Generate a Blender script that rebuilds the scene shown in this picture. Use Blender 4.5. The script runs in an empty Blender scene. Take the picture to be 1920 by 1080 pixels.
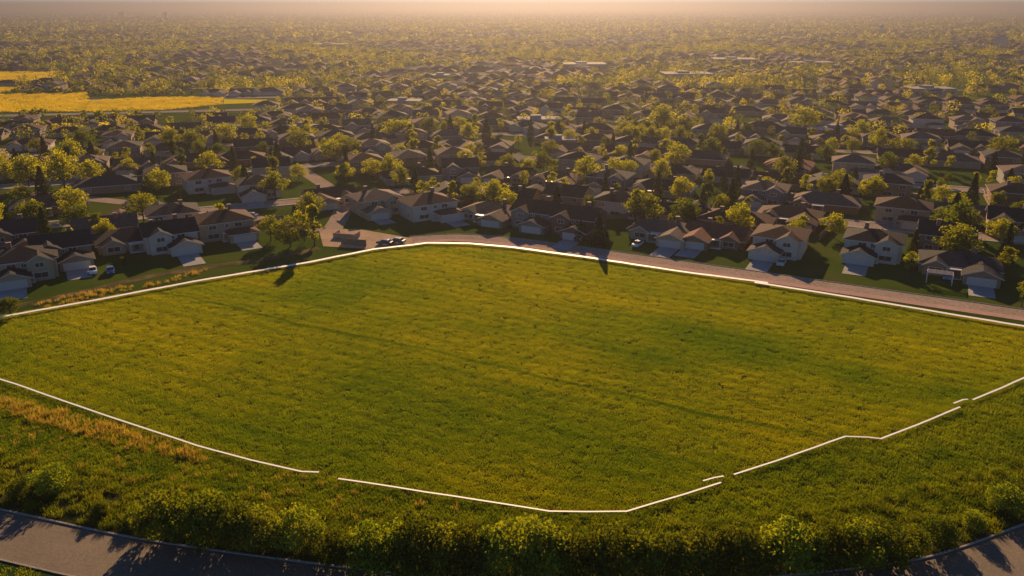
import bpy, math, random
import numpy as np
from mathutils import Vector, Matrix

R = math.radians
rnd = random.Random(7)
C = bpy.context.scene.collection
D = bpy.data

# ------------------------------------------------------------------ camera, sky, sun, exposure
CAM_H, FPX, HY = 60.0, 1500.0, 11.0          # height of the drone, focal length in px of a 1920 frame, horizon row
PITCH = math.atan((540 - HY) / FPX)
sc = bpy.context.scene
cam = D.objects.new('camera', D.cameras.new('camera'))
C.objects.link(cam)
cam.data.sensor_width = 36
cam.data.lens = 36 * FPX / 1920
cam.data.clip_start, cam.data.clip_end = 0.5, 60000
cam.location = (0, 0, CAM_H)
cam.rotation_euler = (math.pi / 2 - PITCH, 0, 0)
sc.camera = cam

SUN_EL, SUN_AZ = R(18.5), R(1.5)               # azimuth measured from +Y towards +X
w = D.worlds.new('World'); sc.world = w; w.use_nodes = True
nt = w.node_tree
sky = nt.nodes.new('ShaderNodeTexSky'); sky.sky_type = 'NISHITA'; sky.sun_disc = False
sky.sun_elevation = SUN_EL; sky.sun_rotation = SUN_AZ
sky.altitude = 1500; sky.air_density = 0.6; sky.dust_density = 0.1; sky.ozone_density = 4.0
bg = nt.nodes['Background']; bg.inputs['Strength'].default_value = 0.058
nt.links.new(sky.outputs[0], bg.inputs['Color'])
sl = D.lights.new('sun', 'SUN'); sl.energy = 5.0; sl.angle = R(0.5); sl.color = (1.0, 0.64, 0.33)
sun = D.objects.new('sun', sl); C.objects.link(sun)
sdir = Vector((math.sin(SUN_AZ) * math.cos(SUN_EL), math.cos(SUN_AZ) * math.cos(SUN_EL), math.sin(SUN_EL)))
sun.rotation_euler = sdir.to_track_quat('Z', 'Y').to_euler()
sun.location = (0, 0, 300)
sc.view_settings.view_transform = 'Standard'; sc.view_settings.look = 'None'
sc.view_settings.exposure = 1.1; sc.view_settings.gamma = 1.0; sc.view_settings.use_curve_mapping = False
cy = sc.cycles
cy.use_denoising = True
cy.max_bounces = 6; cy.diffuse_bounces = 2; cy.glossy_bounces = 2; cy.transmission_bounces = 4
cy.volume_bounces = 0; cy.transparent_max_bounces = 8
cy.sample_clamp_indirect = 4.0

HAZE_DENSITY, HAZE_G, HAZE_COL = 1 / 3000, 0.67, (0.160, 0.163, 0.190)

# ------------------------------------------------------------------ helpers
def P(px, py, z=0.0):
    """the point of the ground that the photograph shows at this pixel (1920 x 1080)"""
    x = (px - 960) / FPX; y = (py - 540) / FPX
    dy = math.cos(PITCH) - y * math.sin(PITCH); dz = -math.sin(PITCH) - y * math.cos(PITCH)
    t = (z - CAM_H) / dz
    return Vector((x * t, dy * t, z))

def mesh(name, V, F, mats=(), mi=None):
    m = D.meshes.new(name)
    m.from_pydata([tuple(v) for v in V], [], [tuple(f) for f in F])
    for k in mats: m.materials.append(k)
    if mi is not None: m.polygons.foreach_set('material_index', mi)
    m.update()
    return m

def quads_mesh(name, Q, mats=(), col=None):
    """Q: n x 4 x 3 array of quads; fast path; col: n x 3 colour of each quad"""
    n = len(Q); m = D.meshes.new(name)
    m.vertices.add(n * 4); m.loops.add(n * 4); m.polygons.add(n)
    m.vertices.foreach_set('co', np.ascontiguousarray(Q, dtype=np.float32).ravel())
    m.loops.foreach_set('vertex_index', np.arange(n * 4, dtype=np.int32))
    m.polygons.foreach_set('loop_start', np.arange(0, n * 4, 4, dtype=np.int32))
    for k in mats: m.materials.append(k)
    if col is not None:
        a = m.attributes.new('tint', 'FLOAT_COLOR', 'FACE')
        c = np.ones((n, 4), dtype=np.float32); c[:, :3] = col
        a.data.foreach_set('color', c.ravel())
    m.update(calc_edges=True)
    return m

def link(name, me, parent=None, loc=None):
    o = D.objects.new(name, me); C.objects.link(o)
    if parent is not None: o.parent = parent
    if loc is not None: o.location = loc
    return o

def tag(o, label=None, cat=None, group=None, kind=None):
    if label: o['label'] = label
    if cat: o['category'] = cat
    if group: o['group'] = group
    if kind: o['kind'] = kind
    return o

def empty(name, loc, rz=0.0, scale=1.0):
    o = D.objects.new(name, None); C.objects.link(o)
    o.empty_display_size = 0.5
    o.location = loc; o.rotation_euler = (0, 0, rz)
    o.scale = (scale,) * 3 if isinstance(scale, (int, float)) else scale
    return o

class MB:
    """collects boxes and other shapes, with a material index each"""
    def __init__(s): s.V, s.F, s.M = [], [], []
    def add(s, V, F, m=0):
        b = len(s.V); s.V += [tuple(v) for v in V]
        for f in F: s.F.append([b + i for i in f]); s.M.append(m)
    def box(s, x0, x1, y0, y1, z0, z1, m=0):
        V = [(x, y, z) for z in (z0, z1) for x, y in ((x0, y0), (x1, y0), (x1, y1), (x0, y1))]
        s.add(V, [(3, 2, 1, 0), (4, 5, 6, 7), (0, 1, 5, 4), (1, 2, 6, 5), (2, 3, 7, 6), (3, 0, 4, 7)], m)
    def tube(s, p, q, r0, r1, n=6, m=0):
        p, q = Vector(p), Vector(q); d = (q - p).normalized()
        u = d.orthogonal().normalized(); v = d.cross(u)
        V = []
        for c, r in ((p, r0), (q, r1)):
            for k in range(n):
                a = 2 * math.pi * k / n
                V.append(c + (u * math.cos(a) + v * math.sin(a)) * r)
        F = [(k, (k + 1) % n, n + (k + 1) % n, n + k) for k in range(n)]
        F += [tuple(reversed(range(n))), tuple(range(n, 2 * n))]
        s.add(V, F, m)
    def mesh(s, name, mats): return mesh(name, s.V, s.F, mats, s.M)

# ------------------------------------------------------------------ materials
def mat(name):
    m = D.materials.new(name); m.use_nodes = True
    t = m.node_tree; t.nodes.clear()
    out = t.nodes.new('ShaderNodeOutputMaterial')
    return m, t, out

def N(t, kind, **kw):
    n = t.nodes.new(kind)
    for k, v in kw.items():
        if hasattr(n, k): setattr(n, k, v)
        else: n.inputs[k].default_value = v
    return n

def noise(t, scale, detail=3.0, rough=0.55, vec=None):
    n = N(t, 'ShaderNodeTexNoise'); n.inputs['Scale'].default_value = scale
    n.inputs['Detail'].default_value = detail; n.inputs['Roughness'].default_value = rough
    if vec is not None: t.links.new(vec, n.inputs['Vector'])
    return n

def ramp(t, fac, stops):
    r = N(t, 'ShaderNodeValToRGB'); t.links.new(fac, r.inputs[0])
    e = r.color_ramp.elements
    while len(e) < len(stops): e.new(0.5)
    for k, (p, c) in enumerate(stops): e[k].position = p; e[k].color = (*c, 1)
    return r.outputs[0]

def mixc(t, a, b, fac=0.5, mode='MIX'):
    m = N(t, 'ShaderNodeMix'); m.data_type = 'RGBA'; m.blend_type = mode
    for v, i in ((fac, 0), (a, 6), (b, 7)):
        if isinstance(v, (int, float)): m.inputs[i].default_value = v
        elif isinstance(v, tuple): m.inputs[i].default_value = (*v, 1)
        else: t.links.new(v, m.inputs[i])
    return m.outputs[2]

def position(t, sx=1, sy=1, sz=1, rz=0.0):
    g = N(t, 'ShaderNodeNewGeometry'); m = N(t, 'ShaderNodeMapping')
    m.vector_type = 'POINT'; m.inputs['Scale'].default_value = (sx, sy, sz)
    m.inputs['Rotation'].default_value = (0, 0, rz)
    t.links.new(g.outputs['Position'], m.inputs[0])
    return m.outputs[0]

def surface(t, out, col, rough=0.8, spec=0.3, bump=None, bstr=0.3, bdist=0.05):
    b = N(t, 'ShaderNodeBsdfPrincipled')
    if isinstance(col, tuple): b.inputs['Base Color'].default_value = (*col, 1)
    else: t.links.new(col, b.inputs['Base Color'])
    if isinstance(rough, (int, float)): b.inputs['Roughness'].default_value = rough
    else: t.links.new(rough, b.inputs['Roughness'])
    b.inputs['Specular IOR Level'].default_value = spec
    if bump is not None:
        k = N(t, 'ShaderNodeBump'); k.inputs['Strength'].default_value = bstr; k.inputs['Distance'].default_value = bdist
        t.links.new(bump, k.inputs['Height']); t.links.new(k.outputs[0], b.inputs['Normal'])
    t.links.new(b.outputs[0], out.inputs[0])
    return b

def ground_mat(name, stops, scale, rough=0.9, fine=6.0, spec=0.0, bstr=0.5, bdist=0.1, **pk):
    m, t, out = mat(name)
    p = position(t, **pk)
    a = noise(t, scale, 6, 0.65, p); b = noise(t, fine, 4, 0.7, position(t))
    c = ramp(t, a.outputs[0], stops)
    c2 = mixc(t, c, ramp(t, b.outputs[0], [(0.3, (.62, .62, .62)), (0.7, (1.3, 1.3, 1.3))]), 1.0, 'MULTIPLY')
    surface(t, out, c2, rough, spec, b.outputs[0], bstr, bdist)
    return m

def leaf_mat(name, c_dark, c_light, trans=0.5, tcol=None, pscale=0.3, obj_tint=True, attr=False, zone=None, rand=False):
    """leaves and blades: diffuse and translucent, colour wandering with place"""
    m, t, out = mat(name)
    n = noise(t, pscale, 4, 0.6, position(t))
    col = ramp(t, n.outputs[0], [(0.34, c_dark), (0.66, c_light)])
    if zone: col = zone(t, col)
    if rand:                                  # every clump of grass a little greener or paler than the next
        oi = N(t, 'ShaderNodeObjectInfo')
        col = mixc(t, col, ramp(t, oi.outputs['Random'], [(0.0, (.50, .58, .6)), (0.2, (.85, .88, .9)), (0.6, (1.0, 1.0, 1.0)), (0.9, (1.1, 1.1, 1.0)), (1.0, (1.2, 1.18, 1.0))]), 1.0, 'MULTIPLY')
    if obj_tint:
        oi = N(t, 'ShaderNodeObjectInfo')
        col = mixc(t, col, oi.outputs['Color'], 1.0, 'MULTIPLY')
    if attr:
        at = N(t, 'ShaderNodeAttribute'); at.attribute_name = 'tint'
        col = mixc(t, col, at.outputs['Color'], 1.0, 'MULTIPLY')
    d = N(t, 'ShaderNodeBsdfDiffuse'); tr = N(t, 'ShaderNodeBsdfTranslucent')
    t.links.new(col, d.inputs[0])
    tc = mixc(t, col, tcol or (1.6, 1.35, 0.5), 1.0, 'MULTIPLY')
    t.links.new(tc, tr.inputs[0])
    mx = N(t, 'ShaderNodeMixShader'); mx.inputs[0].default_value = trans
    t.links.new(d.outputs[0], mx.inputs[1]); t.links.new(tr.outputs[0], mx.inputs[2])
    t.links.new(mx.outputs[0], out.inputs[0])
    return m

S_DIR = Vector((0.89, -0.455)).normalized()      # the street on the right of the field
S_ROT = math.atan2(S_DIR.y, S_DIR.x)

def field_zone(t, col):
    """broad streaks along the way the field was worked, and one old wheel track"""
    p = position(t, 1, 1, 1, -S_ROT)
    mp = N(t, 'ShaderNodeMapping'); mp.inputs['Scale'].default_value = (0.010, 0.06, 0.02); t.links.new(p, mp.inputs[0])
    n = noise(t, 1.0, 5, 0.6, mp.outputs[0])
    c = mixc(t, col, ramp(t, n.outputs[0], [(0.36, (0.78, 0.90, 0.8)), (0.5, (1, 1, 1)), (0.66, (1.20, 1.13, 1.0))]), 1.0, 'MULTIPLY')
    wv = N(t, 'ShaderNodeTexWave'); wv.bands_direction = 'Y'; wv.inputs['Scale'].default_value = 0.09
    wv.inputs['Distortion'].default_value = 6.0; wv.inputs['Detail'].default_value = 3; wv.inputs['Detail Scale'].default_value = 0.3
    t.links.new(p, wv.inputs[0])
    c = mixc(t, c, ramp(t, wv.outputs['Fac'], [(0.0, (.82, .88, .9)), (0.5, (1, 1, 1)), (1.0, (1.08, 1.05, 1.0))]), 1.0, 'MULTIPLY')
    big = noise(t, 0.016, 3, 0.55, p)
    c = mixc(t, c, ramp(t, big.outputs[0], [(0.38, (.62, .80, .9)), (0.52, (1, 1, 1)), (0.65, (1.10, 1.04, 1.0))]), 1.0, 'MULTIPLY')
    sep = N(t, 'ShaderNodeSeparateXYZ'); t.links.new(p, sep.inputs[0])
    wob = noise(t, 0.05, 2, 0.5, p)
    a = N(t, 'ShaderNodeMath', operation='MULTIPLY_ADD'); a.inputs[1].default_value = 5.0; a.inputs[2].default_value = -TRACK_V - 2.5
    t.links.new(wob.outputs[0], a.inputs[0])
    b = N(t, 'ShaderNodeMath', operation='ADD'); t.links.new(a.outputs[0], b.inputs[0]); t.links.new(sep.outputs[1], b.inputs[1])
    q = N(t, 'ShaderNodeMath', operation='ABSOLUTE'); t.links.new(b.outputs[0], q.inputs[0])
    band = ramp(t, q.outputs[0], [(0.35, (0.45, 0.62, 0.6)), (0.75, (1, 1, 1))])
    return mixc(t, c, band, 0.9, 'MULTIPLY')

tp = P(1050, 715)
TRACK_V = -math.sin(-S_ROT) * 0 + (math.sin(-S_ROT) * tp.x + math.cos(-S_ROT) * tp.y)

M_field_soil = ground_mat('field_soil', [(0.3, (.030, .040, .006)), (0.7, (.065, .062, .008))], 0.05)
M_terrain = ground_mat('lawn_and_soil', [(0.35, (.032, .060, .008)), (0.55, (.052, .080, .012)), (0.75, (.080, .072, .028))], 0.035)
M_lawn = ground_mat('mown_lawn', [(0.3, (.020, .042, .009)), (0.7, (.036, .060, .013))], 0.15)
M_verge = ground_mat('verge_soil', [(0.3, (.025, .034, .010)), (0.7, (.060, .055, .018))], 0.12)
M_asphalt = ground_mat('asphalt', [(0.3, (.105, .080, .055)), (0.7, (.155, .118, .080))], 0.25, rough=0.75, fine=3.0, spec=0.35, bstr=0.25, bdist=0.03)
M_street = ground_mat('street_asphalt', [(0.3, (.25, .20, .16)), (0.7, (.34, .27, .22))], 0.12, rough=0.8, fine=1.5)
M_path = ground_mat('pink_gravel', [(0.3, (.36, .23, .20)), (0.7, (.46, .31, .27))], 0.3, rough=0.95)
M_concrete = ground_mat('concrete', [(0.3, (.30, .29, .28)), (0.7, (.40, .39, .37))], 0.3, rough=0.85)
M_kerb = ground_mat('kerb_concrete', [(0.3, (.26, .23, .20)), (0.7, (.36, .32, .28))], 0.8, rough=0.85)
M_sand = ground_mat('sandy_earth', [(0.3, (.33, .24, .16)), (0.7, (.45, .34, .24))], 0.2, rough=0.95)
M_dirt = ground_mat('dirt_track', [(0.35, (.045, .055, .015)), (0.55, (.11, .09, .045)), (0.75, (.19, .145, .09))], 0.25, rough=0.95)
M_canola_soil = ground_mat('canola_ground', [(0.3, (.50, .40, .006)), (0.7, (.62, .50, .010))], 0.05)

M_meadow = leaf_mat('meadow_blades', (.165, .198, .007), (.205, .224, .008), 0.55, (1.95, 1.75, 0.3), 0.10, False, zone=field_zone, rand=True)
M_rough = leaf_mat('rough_blades', (.080, .125, .008), (.175, .200, .010), 0.5, (1.8, 1.75, 0.3), 0.12, False, rand=True)
M_weed = leaf_mat('weed_blades', (.055, .085, .008), (.150, .165, .012), 0.5, (1.9, 1.7, 0.35), 0.25, False, rand=True)
M_dry = leaf_mat('dry_straw', (.27, .19, .030), (.40, .30, .06), 0.5, (1.5, 1.35, 0.7), 0.5, False)
M_canola = leaf_mat('canola_blossom', (.45, .36, .005), (.60, .48, .010), 0.45, (1.3, 1.2, 0.6), 0.05, False)
M_leaf = leaf_mat('tree_leaves', (.055, .075, .008), (.120, .130, .010), 0.55, (2.6, 2.3, 0.3), 0.35)
M_needle = leaf_mat('spruce_needles', (.016, .026, .012), (.034, .046, .016), 0.25, (1.5, 1.4, 0.6), 0.6)
M_shrub = leaf_mat('shrub_leaves', (.040, .062, .008), (.105, .122, .012), 0.30, (3.2, 2.7, 0.35), 0.5)
M_far_leaf = leaf_mat('far_leaves', (.055, .070, .009), (.115, .120, .012), 0.55, (2.6, 2.2, 0.35), 0.02, False, True)
M_bark = ground_mat('bark', [(0.3, (.06, .045, .035)), (0.7, (.12, .09, .07))], 2.0)

def tinted(name, rough, wave=None, var=0.25, spec=0.25, attr=False):
    m, t, out = mat(name)
    if attr:
        a = N(t, 'ShaderNodeAttribute'); a.attribute_name = 'tint'; c = a.outputs['Color']
    else:
        c = N(t, 'ShaderNodeObjectInfo').outputs['Color']
    n = noise(t, 1.1, 5, 0.65, position(t))
    k = ramp(t, n.outputs[0], [(0.3, (1 - var,) * 3), (0.7, (1 + var,) * 3)])
    c = mixc(t, c, k, 1.0, 'MULTIPLY')
    bump = n.outputs[0]
    if wave:
        wv = N(t, 'ShaderNodeTexWave'); wv.bands_direction = 'Z'; wv.inputs['Scale'].default_value = wave
        wv.inputs['Distortion'].default_value = 0.6
        t.links.new(position(t), wv.inputs[0]); bump = wv.outputs['Fac']
        c = mixc(t, c, ramp(t, wv.outputs['Fac'], [(0.0, (.8, .8, .8)), (0.35, (1, 1, 1))]), 1.0, 'MULTIPLY')
    surface(t, out, c, rough, spec, bump, 0.4, 0.03)
    return m

M_wall = tinted('house_siding', 0.7, 1.6, 0.12)
M_roof = tinted('roof_shingles', 0.9, 1.2, 0.3, 0.06)
M_far_house = tinted('far_house', 0.9, None, 0.15, 0.06, True)
def plain(name, col, rough=0.5, metal=0.0, spec=0.4, var=0.1):
    m, t, out = mat(name)
    n = noise(t, 3.0, 4, 0.6, position(t))
    c = mixc(t, col, ramp(t, n.outputs[0], [(0.3, (1 - var,) * 3), (0.7, (1 + var,) * 3)]), 1.0, 'MULTIPLY')
    b = surface(t, out, c, rough, spec); b.inputs['Metallic'].default_value = metal
    return m
M_trim = plain('white_trim', (.52, .48, .43), 0.5)
M_glass = plain('window_glass', (.03, .035, .04), 0.08, 0, 0.6)
M_door_white = plain('garage_paint', (.42, .39, .35), 0.5)
M_door = plain('door_paint', (.10, .055, .04), 0.5)
M_brick = plain('chimney_brick', (.20, .11, .08), 0.85, var=0.3)
M_outline = plain('white_outline', (.82, .82, .80), 0.6, var=0.03)
M_wood = plain('weathered_wood', (.20, .14, .09), 0.8, var=0.3)
M_metal = plain('galvanised_steel', (.45, .46, .47), 0.4, 0.8)
M_rubber = plain('tyre_rubber', (.02, .02, .02), 0.8)
M_paint = tinted('car_paint', 0.25, None, 0.02, 0.5)
M_vent = plain('vent_paint', (.06, .055, .05), 0.9, 0, 0.02)
M_lamp = plain('lamp_lens', (.7, .7, .68), 0.15)

# ------------------------------------------------------------------ ground sheets
def polygon(name, pts, z, m, kind='structure'):
    me = mesh(name, [(p[0], p[1], 0) for p in pts], [list(range(len(pts)))], [m])
    o = link(name, me, loc=(0, 0, z))
    if me.polygons[0].normal.z < 0: me.flip_normals()
    o['kind'] = kind
    return o

def smooth(pts, n=8):
    """Catmull-Rom through the points"""
    pts = [Vector((p[0], p[1])) for p in pts]
    Q = [pts[0] * 2 - pts[1]] + pts + [pts[-1] * 2 - pts[-2]]
    out = []
    for i in range(1, len(Q) - 2):
        a, b, c, d = Q[i - 1:i + 3]
        for k in range(n):
            s = k / n
            out.append(0.5 * (2 * b + (c - a) * s + (2 * a - 5 * b + 4 * c - d) * s * s + (3 * b - a - 3 * c + d) * s ** 3))
    return out + [pts[-1]]

def normals(pts):
    out = []
    for i, p in enumerate(pts):
        d = (pts[min(i + 1, len(pts) - 1)] - pts[max(i - 1, 0)]).normalized()
        out.append(Vector((-d.y, d.x)))
    return out

def strip(name, pts, a, b, z, m, h=0.0, kind='structure'):
    """a band from offset a to offset b (metres to the left of the line); with h it stands up as a kerb"""
    nn = normals(pts); V, F = [], []
    for p, n in zip(pts, nn):
        q, r = p + n * a, p + n * b
        V += [(q.x, q.y, h), (r.x, r.y, h)]
        if h: V += [(q.x, q.y, -0.05), (r.x, r.y, -0.05)]
    s = 4 if h else 2
    for i in range(len(pts) - 1):
        j = i * s; k = j + s
        F.append((j, k, k + 1, j + 1))
        if h: F += [(j + 2, k + 2, k, j), (j + 1, k + 1, k + 3, j + 3)]
    me = mesh(name, V, F, [m])
    o = link(name, me, loc=(0, 0, z)); o['kind'] = kind
    return o

# terrain: one sheet out to the horizon
T = 24000
o = link('ground', mesh('ground', [(-T, -200, 0), (T, -200, 0), (T, T, 0), (-T, T, 0)], [(0, 1, 2, 3)], [M_terrain])); o['kind'] = 'structure'

# air: an even warm haze round everything
hm, ht, ho = mat('haze_air')
pv = N(ht, 'ShaderNodeVolumePrincipled')
pv.inputs['Density'].default_value = HAZE_DENSITY; pv.inputs['Anisotropy'].default_value = HAZE_G
pv.inputs['Color'].default_value = (*HAZE_COL, 1)
ht.links.new(pv.outputs[0], ho.inputs['Volume'])
hb = MB(); hb.box(-T - 50, T + 50, -260, T + 50, -1.0, 100)
hz = hb.mesh('haze', [hm]); o = link('haze', hz); tag(o, kind='stuff')

# the field and its edges
corner = P(850, 456)
fl, fr = P(-260, 655), P(2200, 665)
nl, nr = P(-260, 600), P(2200, 560)
field_pts = [P(-420, 690), P(0, 592), P(380, 521), P(760, 461), P(850, 456), P(1000, 465), P(1280, 503), P(1600, 558), P(1920, 612), P(2300, 676),
             P(2300, 800), P(1920, 960), P(1700, 1000), P(1400, 1030), P(1000, 1040), P(620, 1015), P(300, 950), P(0, 860), P(-420, 760)]
polygon('field', field_pts, 0.02, M_field_soil)

road_pts = smooth([P(-420, 885), P(-150, 930), P(0, 957), P(150, 990), P(290, 1017), P(540, 1052), P(760, 1078), P(1000, 1092), P(1250, 1090),
                   P(1450, 1083), P(1690, 1056), P(1800, 1029), P(1920, 985), P(2150, 900), P(2400, 820)], 8)
road_pts = [Vector((p.x, p.y)) for p in road_pts]
strip('road', road_pts, 0, -7.4, 0.03, M_asphalt)
strip('kerb', road_pts, 0.0, 0.22, 0.03, M_kerb, 0.13)
strip('kerb', road_pts, -7.62, -7.4, 0.03, M_kerb, 0.13)
strip('near_verge', road_pts, -40, -7.62, 0.05, M_lawn)
strip('field_verge', road_pts, 0.22, 9, 0.05, M_verge)

# streets of the town: bent bands that follow the corner of the field and straighten with distance
AX, AY = corner.x, corner.y + 7
def row_y(x, off):
    s = max(0.10, 0.53 - off * 0.0010)
    return AY + off - s * (math.sqrt((x - AX) ** 2 + 12 ** 2) - 12)
def row_pt(x, off): return Vector((x, row_y(x, off)))
def row_dir(x, off): return (row_pt(x + 0.5, off) - row_pt(x - 0.5, off)).normalized()
def half_width(y): return 0.66 * y + 25

s0 = [row_pt(x, 0) for x in np.arange(AX - 12, 190, 6)]
strip('street', s0, -3.0, 2.0, 0.04, M_street)
strip('kerb', s0, 2.0, 2.2, 0.04, M_kerb, 0.12)
strip('path', s0, -5.4, -3.0, 0.045, M_path)
lane = [row_pt(x, 10) for x in np.arange(-190, AX - 8, 6)]
strip('lane', smooth([P(-200, 620), P(100, 560), P(300, 515), P(480, 488), P(600, 466)]), -1.6, 1.6, 0.04, M_dirt)
PERIOD = 63
STREETS = [62 + PERIOD * k for k in range(7)]
for off in STREETS:
    hw = half_width(AY + off)
    pts = [row_pt(x, off) for x in np.arange(-hw, hw, 8)]
    strip('street', pts, -3.2, 3.2, 0.04, M_street)
    strip('pavement', pts, 3.2, 4.5, 0.04, M_concrete, 0.12)
    strip('pavement', pts, -4.5, -3.2, 0.04, M_concrete, 0.12)
CROSS = [(P(600, 432), P(420, 400), P(200, 376), P(60, 362)), (P(620, 436), P(640, 400), P(640, 370), P(560, 315))]
cross_pts = []
for c in CROSS:
    pts = smooth(c, 10); cross_pts += pts
    strip('street', pts, -2.8, 2.8, 0.055, M_street)

# the sandy lot on the corner
polygon('sandy_lot', [P(598, 432), P(668, 429), P(772, 447), P(775, 459), P(690, 467), P(606, 462)], 0.06, M_sand)

# rape fields far left
canolas = [[P(-500, 133), P(126, 135), P(97, 146), P(88, 158), P(-500, 159)], [P(-500, 162), P(60, 163), P(0, 174), P(-500, 176)],
           [P(-500, 180), P(0, 178), P(160, 174), P(165, 190), P(150, 209), P(-500, 213)],
           [P(168, 190), P(270, 184), P(415, 181), P(415, 196), P(310, 206), P(160, 209)], [P(420, 186), P(500, 187), P(505, 192), P(420, 195)]]
for c in canolas: polygon('canola_field', c, 0.05, M_canola_soil)

# ------------------------------------------------------------------ leaves
def leaf_quads(rs, cen, size, nrm=None, flat=0.0):
    n = len(cen)
    d = rs.normal(size=(n, 3))
    if nrm is not None: d = d * (1 - flat) + nrm * flat * 1.6
    d /= np.linalg.norm(d, axis=1)[:, None] + 1e-9
    a = rs.normal(size=(n, 3)); u = np.cross(d, a); u /= np.linalg.norm(u, axis=1)[:, None] + 1e-9
    v = np.cross(d, u)
    s = (size * rs.uniform(0.6, 1.35, n))[:, None]
    k = rs.uniform(0.5, 0.9, n)[:, None]
    return np.stack([cen + u * s, cen + v * s * k, cen - u * s, cen - v * s * k], 1)

def crown_mesh(seed, w, h, z0, nlobe, per, leaf, m, conic=False, taper=0.0):
    rs = np.random.RandomState(seed); Q = []
    for i in range(nlobe):
        a = rs.uniform(0, 2 * math.pi); f = (i + 0.5) / nlobe
        if conic:
            z = z0 + h * f; rr = w * 0.5 * (1 - f) ** 0.85 + 0.12
            c = np.array([0, 0, z]); lr = np.array([rr, rr, h / nlobe * 0.9])
        else:
            zz = rs.uniform(0.1, 1.0); prof = math.sqrt(max(0.05, 1 - (2 * zz - 0.85) ** 2 / 1.35)) * (1 - taper * zz)
            r = w * 0.5 * prof * math.sqrt(rs.uniform(0.02, 0.75))
            c = np.array([math.cos(a) * r, math.sin(a) * r, z0 + h * zz * 0.86])
            lr = np.array([1, 1, 0.8]) * w * rs.uniform(0.13, 0.24)
        d = rs.normal(size=(per, 3)); d /= np.linalg.norm(d, axis=1)[:, None]
        rad = rs.uniform(0.35, 1.08, per) ** 0.45
        q = c + d * rad[:, None] * lr
        if conic: q[:, 2] -= 0.35 * np.hypot(q[:, 0], q[:, 1]) * rs.uniform(0.5, 1.0, per)
        Q.append(leaf_quads(rs, q, leaf, d, 0.45))
    return quads_mesh('crown', np.concatenate(Q), [m])

def trunk_mesh(seed, h, r, m, limbs=6, spread=1.6, lean=0.15):
    rs = random.Random(seed); b = MB()
    top = Vector((rs.uniform(-lean, lean), rs.uniform(-lean, lean), h * 0.62))
    b.tube((0, 0, -0.2), top, r, r * 0.55, 7); b.tube(top, top + Vector((0.1, 0.1, h * 0.3)), r * 0.55, r * 0.15, 6)
    for k in range(limbs):
        a = 2 * math.pi * k / limbs + rs.uniform(-.4, .4); z = h * rs.uniform(0.3, 0.62)
        p = top * (z / (h * 0.62))
        b.tube(p, p + Vector((math.cos(a) * spread, math.sin(a) * spread, h * rs.uniform(.15, .28))), r * 0.4, r * 0.1, 5)
    return b.mesh('trunk', [m])

TREES = {   # kind: list of (crown, trunk) built for a tree 8 m tall
    'broad': [(crown_mesh(10 + i, 7.2, 5.6, 2.2, 26, 105, 0.20, M_leaf), trunk_mesh(i, 7, 0.2, M_bark, 6, 2.2)) for i in range(4)],
    'tall': [(crown_mesh(20 + i, 3.4, 7.0, 1.0, 22, 100, 0.18, M_leaf, taper=0.35), trunk_mesh(40 + i, 7.4, 0.15, M_bark, 6, 0.9)) for i in range(3)],
    'spruce': [(crown_mesh(30 + i, 4.2, 7.6, 0.5, 16, 70, 0.27, M_needle, conic=True), trunk_mesh(50 + i, 7.5, 0.14, M_bark, 6, 0.5, 0.03)) for i in range(2)],
    'young': [(crown_mesh(60 + i, 4.6, 6.2, 1.7, 16, 95, 0.19, M_leaf), trunk_mesh(70 + i, 7, 0.13, M_bark, 5, 1.2)) for i in range(3)],
}
n_trees = [0]
tree_spots = []
def tree(kind, loc, h, tint, label, group='trees among the houses', wide=1.0, near=True):
    name = {'broad': 'broadleaf_tree', 'tall': 'poplar_tree', 'spruce': 'spruce_tree', 'young': 'young_tree'}[kind]
    c, tr = TREES[kind][rnd.randrange(len(TREES[kind]))]
    s = h * 1.12 / 8.0
    r = empty(name, (loc[0], loc[1], 0), rnd.uniform(0, 6.28), (s * wide, s * wide, s))
    a = link('crown', c, r); a.color = (*tint, 1)
    link('trunk', tr, r)
    tag(r, label, 'tree', group)
    n_trees[0] += 1; tree_spots.append((loc[0], loc[1]))
    return r

# ------------------------------------------------------------------ grass
patch_coll = {}
def blades(seed, n, spread, h0, h1, wid, lean, m, name):
    rs = np.random.RandomState(seed)
    c = np.zeros((n, 3)); c[:, :2] = rs.uniform(-spread, spread, (n, 2))
    hh = rs.uniform(h0, h1, n); a = rs.uniform(0, 6.283, n)
    ws = wid * rs.uniform(.6, 1.3, n); dx = np.stack([np.cos(a), np.sin(a), 0 * a], 1)
    tilt = rs.normal(size=(n, 3)) * lean * hh[:, None]; tilt[:, 2] = hh
    mid = c + tilt * 0.55; mid[:, 2] = hh * 0.6
    Q = np.stack([c - dx * ws[:, None], c + dx * ws[:, None], mid + tilt * .15 + dx * ws[:, None] * .8, c + tilt], 1)
    o = D.objects.new(name, quads_mesh(name, Q, [m]))
    return o

def patches(name, specs):
    co = D.collections.new(name)
    for k, s in enumerate(specs): co.objects.link(blades(*s, name=name + '_patch'))
    return co

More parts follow.
